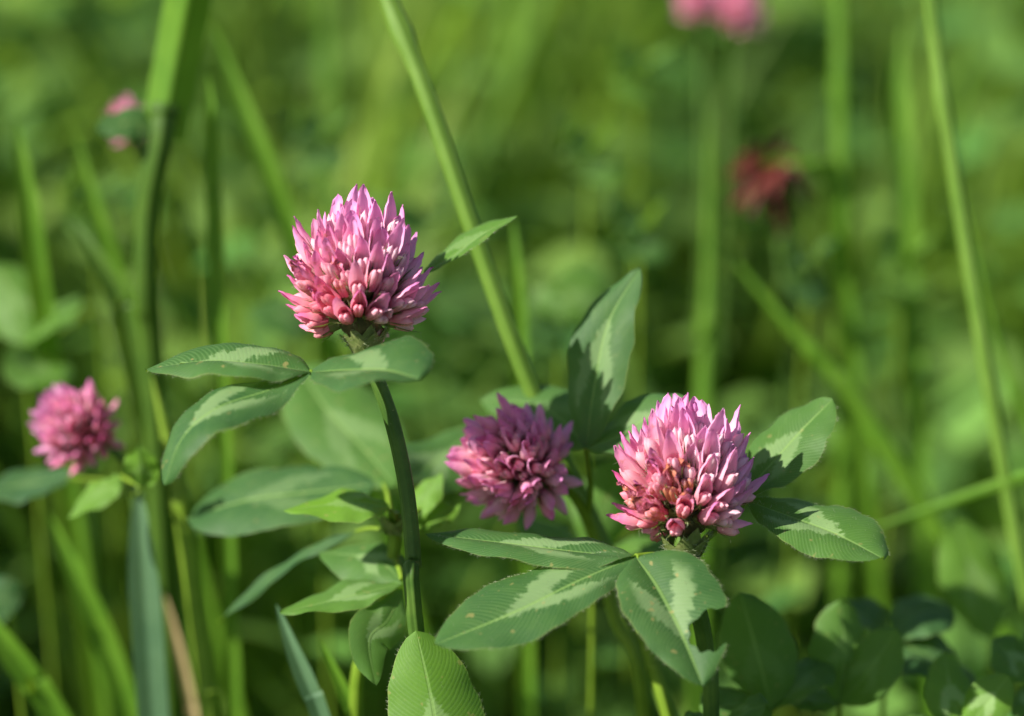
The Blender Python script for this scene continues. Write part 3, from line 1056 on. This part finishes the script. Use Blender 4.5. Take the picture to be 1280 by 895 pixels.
def bud_clover():
    """leafy shoot with an unopened head right behind the tall stem"""
    g = to_ground(P(480, 895, 4), 0, 2)
    T = thing('budding_clover', 'leafy unopened clover shoot with many marked leaves right behind the tall stem', 'clover', g)
    stem(T, [(492, 640, 2.6), (492, 690, 2.8), (470, 800, 3.4), (445, 895, 3.9), P(445, 895, 3.9).lerp(g, .5), g], 0.10, 0.12, mat=M_STEM_Y, nodes=(0.1,))
    bracts(T, P(492, 655, 2.5), V(0, 1, -0.2), 9, 0.50, 12, hairs=90)
    L = petiole(T, [(490, 660, 2.6), (485, 620, 3.6), (480, 606, 4.4)], 0.05, 0.04)
    leaflet(L, [(495, 610, 5.6), (458, 565, 6.4), (408, 512, 7.2), (372, 455, 8.0)], (-0.55, -0.55, -0.45), (0.62, 0.55, 0.40), 0.90, 0.98, hue=0.40, mark=0.5, nr=26, nc=8, shape=(0.55, 0.55))
    leaflet(L, [(470, 605, 4.4), (390, 615, 4.6), (310, 625, 4.9), (234, 648, 5.2)], (0.05, -0.60, -0.78), (0.0, 0.62, 0.76), 0.90, 0.90, hue=0.12, mark=0.4, nr=26, nc=8, shape=(0.55, 0.5))
    leaflet(L, [(505, 600, 3.6), (540, 580, 5.0), (600, 530, 6.2)], (0.25, -0.5, -0.8), (-0.25, 0.55, 0.8), 0.75, 0.75, hue=0.25, mark=0.8, nr=26, nc=8)
    L = petiole(T, [(494, 650, 2.4), (490, 640, 2.3), (485, 637, 2.2)], 0.04, 0.03)
    leaflet(L, [(487, 634, 2.2), (440, 628, 2.0), (355, 638, 1.9)], (0.05, -0.5, -0.82), (0, 0.42, 0.88), 0.52, 0.52, hue=1.0, mark=0.5, nr=24, nc=8, shape=(0.5, 0.8))
    L = petiole(T, [(495, 700, 2.7), (500, 715, 2.3), (502, 725, 2.1)], 0.05, 0.04)
    leaflet(L, [(502, 730, 2.0), (440, 745, 1.8), (350, 766, 1.7)], (0.08, -0.38, -0.9), (-0.05, 0.42, 0.88), 0.42, 0.60, hue=0.55, mark=0.9, nr=24, nc=8)
    leaflet(L, [(502, 728, 2.2), (470, 700, 2.8), (398, 690, 3.4)], (0.0, -0.62, -0.7), (0.0, 0.5, 0.8), 0.62, 0.45, hue=0.35, mark=0.9, nr=24, nc=8)
    leaflet(L, [(504, 735, 2.0), (485, 775, 1.6), (462, 800, 1.2), (470, 858, 0.9)], (-0.75, 0.1, -0.4), (0.75, -0.2, 0.4), 0.45, 0.42, hue=0.45, mark=0.9, nr=24, nc=8)
    L = petiole(T, [(488, 665, 2.9), (465, 660, 3.2), (445, 664, 3.5)], 0.04, 0.03)
    leaflet(L, [(445, 664, 3.5), (360, 705, 4.2), (272, 778, 5.0)], (-0.3, 0.5, 0.7), (0.3, -0.5, -0.7), 0.15, hue=0.0, mark=0.0, nr=24, nc=5, label='narrow slanting bluish leaflet')
    L = petiole(T, [(498, 660, 2.8), (520, 640, 3.2), (530, 635, 3.4)], 0.04, 0.03)
    leaflet(L, [(515, 655, 3.2), (530, 625, 3.4), (552, 590, 3.6)], (-0.7, 0.2, 0.5), (0.7, -0.2, -0.5), 0.30, hue=1.0, mark=0.2, nr=20, nc=6)
    leaflet(L, [(520, 662, 3.2), (545, 645, 3.4), (575, 630, 3.6)], (-0.3, 0.6, 0.6), (0.3, -0.6, -0.6), 0.28, hue=0.95, mark=0.2, nr=20, nc=6)


bud_clover()


def loose_leaf(label, hubpx, leaflets, hue=0.4, mark=0.5, group='clover leaves', gdx=0, gdy=2, pet=0.05):
    """a trifoliate leaf on its own stalk"""
    hub = P(*hubpx)
    g = to_ground(hub, gdx, gdy)
    T = thing('clover_leaf', label, 'clover', g, group)
    L = petiole(T, [g, g.lerp(hub, 0.55) + Vector((gdx * .2, gdy * .2, 0)), hub], 0.075, pet)
    for mids, l, r, w in leaflets:
        leaflet(L, [hubpx] + mids, l, r, w, hue=hue, mark=mark, nr=22, nc=7, shape=(0.55, 0.62))
    return T


UPR = ((-0.85, 0.0, 0.2), (0.85, 0.0, 0.2))
LAY = ((0.0, -0.42, -0.9), (0.0, 0.42, 0.9))
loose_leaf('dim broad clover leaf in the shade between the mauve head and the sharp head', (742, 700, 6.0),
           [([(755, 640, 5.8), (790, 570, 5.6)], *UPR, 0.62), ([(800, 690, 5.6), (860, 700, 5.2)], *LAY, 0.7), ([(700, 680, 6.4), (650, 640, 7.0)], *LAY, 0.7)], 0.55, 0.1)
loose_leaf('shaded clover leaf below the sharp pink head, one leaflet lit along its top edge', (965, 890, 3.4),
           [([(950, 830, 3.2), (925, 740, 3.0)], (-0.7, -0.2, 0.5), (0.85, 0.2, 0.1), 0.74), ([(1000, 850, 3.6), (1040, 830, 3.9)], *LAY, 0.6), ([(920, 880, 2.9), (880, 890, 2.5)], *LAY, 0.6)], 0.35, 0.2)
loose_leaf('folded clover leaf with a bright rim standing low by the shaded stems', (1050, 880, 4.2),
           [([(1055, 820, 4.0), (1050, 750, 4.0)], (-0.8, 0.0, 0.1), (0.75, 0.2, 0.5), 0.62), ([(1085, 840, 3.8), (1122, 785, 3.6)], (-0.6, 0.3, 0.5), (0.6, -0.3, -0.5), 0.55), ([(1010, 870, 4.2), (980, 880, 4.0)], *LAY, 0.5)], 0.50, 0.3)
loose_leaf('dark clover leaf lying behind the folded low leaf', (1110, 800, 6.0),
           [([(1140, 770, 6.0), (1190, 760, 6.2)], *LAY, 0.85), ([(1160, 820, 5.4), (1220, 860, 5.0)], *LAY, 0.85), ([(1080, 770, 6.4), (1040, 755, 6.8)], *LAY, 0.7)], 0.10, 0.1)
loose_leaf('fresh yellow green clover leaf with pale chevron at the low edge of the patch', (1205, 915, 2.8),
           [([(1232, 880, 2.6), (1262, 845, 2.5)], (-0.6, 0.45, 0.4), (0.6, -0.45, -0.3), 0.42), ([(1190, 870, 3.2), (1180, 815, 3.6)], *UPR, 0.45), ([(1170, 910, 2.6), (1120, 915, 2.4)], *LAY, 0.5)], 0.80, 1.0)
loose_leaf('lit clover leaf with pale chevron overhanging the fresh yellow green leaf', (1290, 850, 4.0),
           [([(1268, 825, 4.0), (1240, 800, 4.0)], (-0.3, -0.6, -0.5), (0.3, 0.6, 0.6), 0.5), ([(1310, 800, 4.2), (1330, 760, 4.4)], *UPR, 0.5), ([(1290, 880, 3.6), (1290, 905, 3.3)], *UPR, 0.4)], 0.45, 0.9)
loose_leaf('pale round blurred leaf standing alone in the dark gap near a crossing stem', (1240, 800, 9.0),
           [([(1222, 730, 9.0), (1192, 648, 9.0)], (-0.85, 0.1, -0.1), (0.85, 0, 0.25), 0.72)], 0.85, 0.5)
loose_leaf('small low clover leaf at the foot of the sharp clover stem', (905, 910, 2.0),
           [([(930, 890, 1.8), (960, 880, 1.6)], *LAY, 0.45), ([(880, 905, 1.6), (860, 915, 1.4)], *LAY, 0.4)], 0.3, 0.4)
loose_leaf('broad pale blurred clover leaf rising beyond the small round pink head', (30, 430, 12.0),
           [([(60, 400, 12), (100, 370, 12.3)], *LAY, 0.9), ([(20, 380, 12.4), (-10, 330, 12.8)], *UPR, 0.8), ([(45, 460, 11.5), (80, 480, 11)], *LAY, 0.8)], 0.6, 0.4)
loose_leaf('blurred leaf pair hanging under the tall clover head far behind its drooping leaf', (395, 410, 13.0),
           [([(360, 395, 12.8), (310, 390, 12.6)], *LAY, 0.9), ([(430, 400, 13.0), (470, 420, 13.0)], *LAY, 0.9)], 0.3, 0.3)
loose_leaf('tall blurred leaf rising from the dim mid-meadow behind the marked upright leaflet', (700, 400, 15.0),
           [([(720, 375, 15), (690, 350, 15)], *UPR, 1.0), ([(650, 380, 15), (620, 375, 15)], *LAY, 1.0)], 0.55, 0.4)
MIDDLE = 'blurred leaves of the middle meadow'
for lab, h, tip1, tip2, tip3, hu in (
        ('blurred pale leaf high over the marked upright leaflet and beside the long leaning stem', (735, 195, 19), (770, 150), (700, 160), (760, 235), 0.55),
        ('blurred bluish leaf between the marked upright leaflet and the upright green stalk', (800, 290, 17), (830, 250), (760, 265), (810, 330), 0.25),
        ('blurred lit leaf directly under the twin far pink heads', (800, 90, 23), (840, 60), (765, 60), (790, 130), 0.8),
        ('blurred bluish leaf hanging below the withered red flower', (1010, 330, 18), (1045, 300), (975, 320), (1010, 385), 0.15),
        ('blurred lit leaf between the thin upright stalk and the straight bright stem', (1130, 330, 20), (1165, 295), (1090, 310), (1140, 375), 0.8),
        ('blurred dull leaf just above the crown of the tall clover head', (400, 175, 20), (440, 140), (360, 150), (410, 215), 0.3),
        ('blurred lit leaf beside the thick grass stem, under its side leaf', (115, 250, 17), (150, 225), (75, 230), (110, 300), 0.6)):
    z = h[2]
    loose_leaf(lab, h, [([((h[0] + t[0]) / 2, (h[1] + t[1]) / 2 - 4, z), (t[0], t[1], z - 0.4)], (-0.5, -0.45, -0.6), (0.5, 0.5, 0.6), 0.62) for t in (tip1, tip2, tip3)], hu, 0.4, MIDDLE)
loose_leaf('dark bluish clover leaf close above the bright low slanting blade', (15, 770, 9.0),
           [([(5, 745, 9), (10, 720, 9)], *UPR, 0.45), ([(-20, 770, 9), (-50, 775, 9)], *LAY, 0.5)], 0.0, 0.2)


# ------------------------------------------------------------------ grass stems and blades that stand out
def grass_stem(label, pts, r_top, r_bot, mat=M_GRASS, nodes=(0.3, 0.62), taper=0.0):
    w = [P(*q) for q in pts]
    last = w[-1]
    gd = run_out(w[-2], last)
    T = thing('grass_stalk', label, 'grass', gd, 'grass stems')
    stem(T, w + [last.lerp(gd, .5), gd], r_top, r_bot, mat=mat, nodes=nodes, name='culm', n=60, taper=taper)
    return T


def blade(label, pts, w, mat=M_BLADE, fold=0.5, side=(1, 0, 0.15), tipped=True, parent=None):
    c = [P(*q) for q in pts]
    last = c[-1]
    gd = run_out(c[-2], last)
    if parent is None:
        T = thing('grass_plant', label, 'grass', gd, 'grass blades')
        c = c + [last.lerp(gd, 0.5), gd]
    else:
        T = parent
    n = 40
    path = spline(c, n)
    S = V(*side).normalized()
    m = MB()
    rows = []
    for i, p in enumerate(path):
        t = i / (n - 1)
        d = (path[min(i + 1, n - 1)] - path[max(i - 1, 0)]).normalized()
        s = (S - d * S.dot(d)).normalized()
        nn = d.cross(s)
        ww = w * (min(1.0, (t / 0.30)) ** 0.7 if tipped else 1.0) + 0.003
        rows.append([p + s * (ww * v) + nn * (abs(v) * ww * fold) for v in (-1, -0.6, -0.25, 0, 0.25, 0.6, 1)])
    m.grid(rows, lambda i, j: (i / (n - 1), j / 6), 0)
    m.build('blade', [mat], T, org(T))
    return T


grass_stem('long pale grass stem leaning behind the tall clover head', [(330, -420, 4.0), (408, -210, 4.2), (470, -40, 4.4), (530, 110, 4.0), (592, 290, 3.9), (660, 475, 4.1), (735, 640, 4.6), (800, 790, 5.0), (850, 930, 5.2)], 0.15, 0.165, nodes=(0.25,), taper=0.12)
grass_stem('blurred bright grass stem standing straight in the open meadow on the sunnier side', [(1120, -420, 9), (1142, -200, 9), (1160, -30, 9), (1180, 130, 9), (1205, 290, 9), (1240, 500, 9), (1272, 680, 9.2), (1300, 830, 9.4)], 0.125, 0.15, nodes=(0.33,), taper=0.12)
grass_stem('faint twin stem crossing low behind the straight bright grass stem', [(1195, 200, 13), (1245, 420, 13), (1290, 540, 13), (1330, 660, 13)], 0.10, 0.12, M_BLADE, taper=0.4)
grass_stem('slanting pale stem running almost level behind the dark gap', [(1060, 671, 10.2), (1180, 630, 9.6), (1280, 597, 9.0), (1400, 575, 8.8), (1480, 640, 8.6)], 0.11, 0.12, M_BLADE, nodes=(0.3,), taper=0.25)
grass_stem('bright yellow green stalk lit below the chewed clover leaf', [(770, 720, 2.6), (798, 770, 2.8), (815, 830, 2.9), (836, 900, 3.0)], 0.105, 0.11, M_STEM_Y, nodes=())
grass_stem('upright green stalk in the mid-meadow above the sharp pink head', [(888, 130, 19), (886, 330, 19), (882, 470, 19), (880, 600, 19)], 0.22, 0.24, M_BLADE, taper=0.5)
grass_stem('thin upright stalk beside the dark red withered flower', [(1040, -300, 21), (1048, -120, 21), (1052, 150, 21), (1056, 330, 21), (1055, 480, 21)], 0.17, 0.20, M_BLADE, taper=0.25)
grass_stem('diagonal stalk slanting down through the dark mid-meadow gap', [(890, 290, 15), (980, 400, 15), (1045, 470, 15), (1090, 530, 15)], 0.17, 0.19, M_BLADE, taper=0.4)
grass_stem('blurred yellow green stalk rising by the low blue green blade', [(190, 470, 7), (212, 560, 7), (225, 620, 7), (240, 720, 7.2), (258, 850, 7.4), (265, 930, 7.5)], 0.17, 0.19, M_STEM_Y, taper=0.25)


def sheathed_grass():
    g = to_ground(P(190, 480, 10.0), 0, 1)
    T = thing('grass_stalk', 'thick blurred grass stem with folded upper blade and a dark side leaf', 'grass', g, 'grass stems')
    a = P(200, 180, 8.0)
    stem(T, [(205, 130, 8.0), a, (185, 260, 8.4), (183, 370, 9.0), (192, 480, 10), P(192, 480, 10).lerp(g, .5), g], 0.24, 0.23, mat=M_BLADE_D, name='culm', nodes=(0.03,), n=60)
    blade('', [(330, -520, 6.0), (300, -330, 6.5), (268, -150, 7.0), (245, -40, 7.3), (225, 60, 7.7), (203, 175, 8.0)], 0.46, M_BLADE, -0.9, (1, 0.1, 0.1), tipped=True, parent=T)
    o = leaflet(T, [(196, 158, 8.0), (165, 152, 7.8), (118, 160, 7.6)], (0, -0.8, -0.4), (0, 0.75, 0.5), 0.42, 0.38, hue=0.15, mark=0.0, nr=20, nc=6)
    o.name = 'side_leaf'


sheathed_grass()
blade('short upright bright blade just beside the thick blurred grass stem', [(258, 90, 9), (264, 150, 9), (266, 230, 9.2), (270, 330, 9.4)], 0.16)
blade('long slanting pale blade between the thick stem and the tall clover head', [(265, 30, 13), (295, 110, 13), (330, 200, 13), (365, 300, 13.4), (400, 400, 14)], 0.22)
blade('pale wide blade in the outer meadow above the small round head', [(20, 150, 11), (30, 220, 11), (45, 330, 11.4), (60, 430, 12)], 0.24)
blade('pale blade slanting down next to the wide outer blade', [(92, 160, 13), (115, 250, 13), (145, 350, 13.4), (175, 450, 14)], 0.22)
blade('blue green broad blade standing below the yellow green leaflets', [(172, 600, 6.4), (176, 680, 6.4), (184, 790, 6.6), (192, 900, 6.8)], 0.30, M_BLADE_B, 0.3)
blade('narrow pale blue blade under the low leaflets of the budding shoot', [(345, 755, 3.4), (365, 810, 3.4), (390, 870, 3.5), (412, 930, 3.6)], 0.17, M_BLADE_B, 0.5)
blade('bright low blade slanting steeply under a dark bluish clover leaf', [(-40, 740, 8), (0, 795, 8), (40, 850, 8.2), (80, 910, 8.4)], 0.26, M_BLADE)
blade('dim green blade leaning in the low meadow next to the blue green blade', [(60, 640, 10), (95, 720, 10), (130, 800, 10.2), (165, 900, 10.4)], 0.26, M_BLADE)
blade('straight green blade behind the marked upright leaflet', [(640, 270, 10), (644, 340, 10), (648, 430, 10.3), (650, 520, 10.6)], 0.19)
blade('dark arched blade crossing behind the small side leaf', [(85, 270, 9.6), (120, 320, 9.4), (150, 380, 9.6), (165, 450, 10)], 0.20, M_BLADE_D)
blade('yellow green broad blade blurred among the sunniest far grass', [(1130, 20, 20), (1120, 90, 20), (1125, 180, 20), (1130, 260, 20)], 0.28)
blade('level pale blade crossing over the dark red withered flower', [(950, 206, 17), (990, 199, 17), (1035, 210, 17.5), (1046, 300, 18)], 0.24)
blade('slim lit blade rising low between budding shoot and foreground leaflet', [(400, 800, 4.4), (418, 840, 4.4), (440, 890, 4.5), (455, 940, 4.6)], 0.13)
blade('dry straw blade low behind the blue green blade', [(205, 740, 9.5), (220, 800, 9.5), (238, 880, 9.8), (245, 930, 10)], 0.12, M_DRY)


# ------------------------------------------------------------------ far flower heads
def far_clover(label, px, py, z, rad, axis, seed, drop=260, dx=0):
    c = P(px, py, z)
    b = P(px + dx, py + drop, z + 1.5)
    g = to_ground(b, 0, 2)
    T = thing('red_clover', label, 'clover', g, 'red clovers in flower')
    a = V(*axis).normalized()
    stem(T, [c - a * rad * 0.8, c - a * rad * 1.6 - Vector((0, 0, 0.6)), b, b.lerp(g, .5), g], 0.10, 0.12, nodes=(0.06,), name='stem', n=36)
    flower_head(T, c, a, rad, n=60, seed=seed, joined=True)
    bracts(T, c - a * rad * 0.8, a, 5, 0.4, seed, hairs=0)


far_clover('blurred far pink clover head with its twin close beside, above dark foliage', 872, 2, 26, 0.62, (-0.2, 0.9, -0.4), 60, 280, 10)
far_clover('larger blurred far pink clover head rising above the withered red flower', 924, 12, 26, 0.78, (0.1, 0.9, -0.3), 61, 280, -20)
far_clover('blurred pink clover head half hidden by a dark side leaf of thick grass', 160, 155, 12, 0.55, (-0.3, 0.8, -0.4), 62, 300, 20)


def withered():
    c = P(968, 205, 19)
    b = P(985, 470, 20)
    g = to_ground(b, 0, 2)
    T = thing('withered_flower', 'dark red withered flower head drooping in the blurred mid-meadow', 'flower', g)
    stem(T, [c, P(972, 260, 19), b, b.lerp(g, .5), g], 0.10, 0.12, n=30)
    rnd = random.Random(5)
    for i in range(26):
        d = Vector((rnd.uniform(-1, 1), rnd.uniform(-1, 1), rnd.uniform(-1, 0.9))).normalized()
        s = d.orthogonal().normalized()
        ln = rnd.uniform(0.8, 1.5)
        m = MB()
        rows = []
        for r in range(6):
            u = r / 5
            ww = 0.20 * math.sin(math.pi * min(0.98, 0.12 + u * 0.86)) + 0.01
            q = c + d * ln * u + Vector((0, 0, -0.5 * u * u))
            rows.append([q + s * ww * v + d.cross(s) * (0.1 * v * v) for v in (-1, 0, 1)])
        m.grid(rows, lambda i, j: (i / 5, j / 2), 0)
        m.build('petal', [M_RED], T, org(T))


withered()

for o in SC.objects:
    if '_g' in o:
        del o['_g']
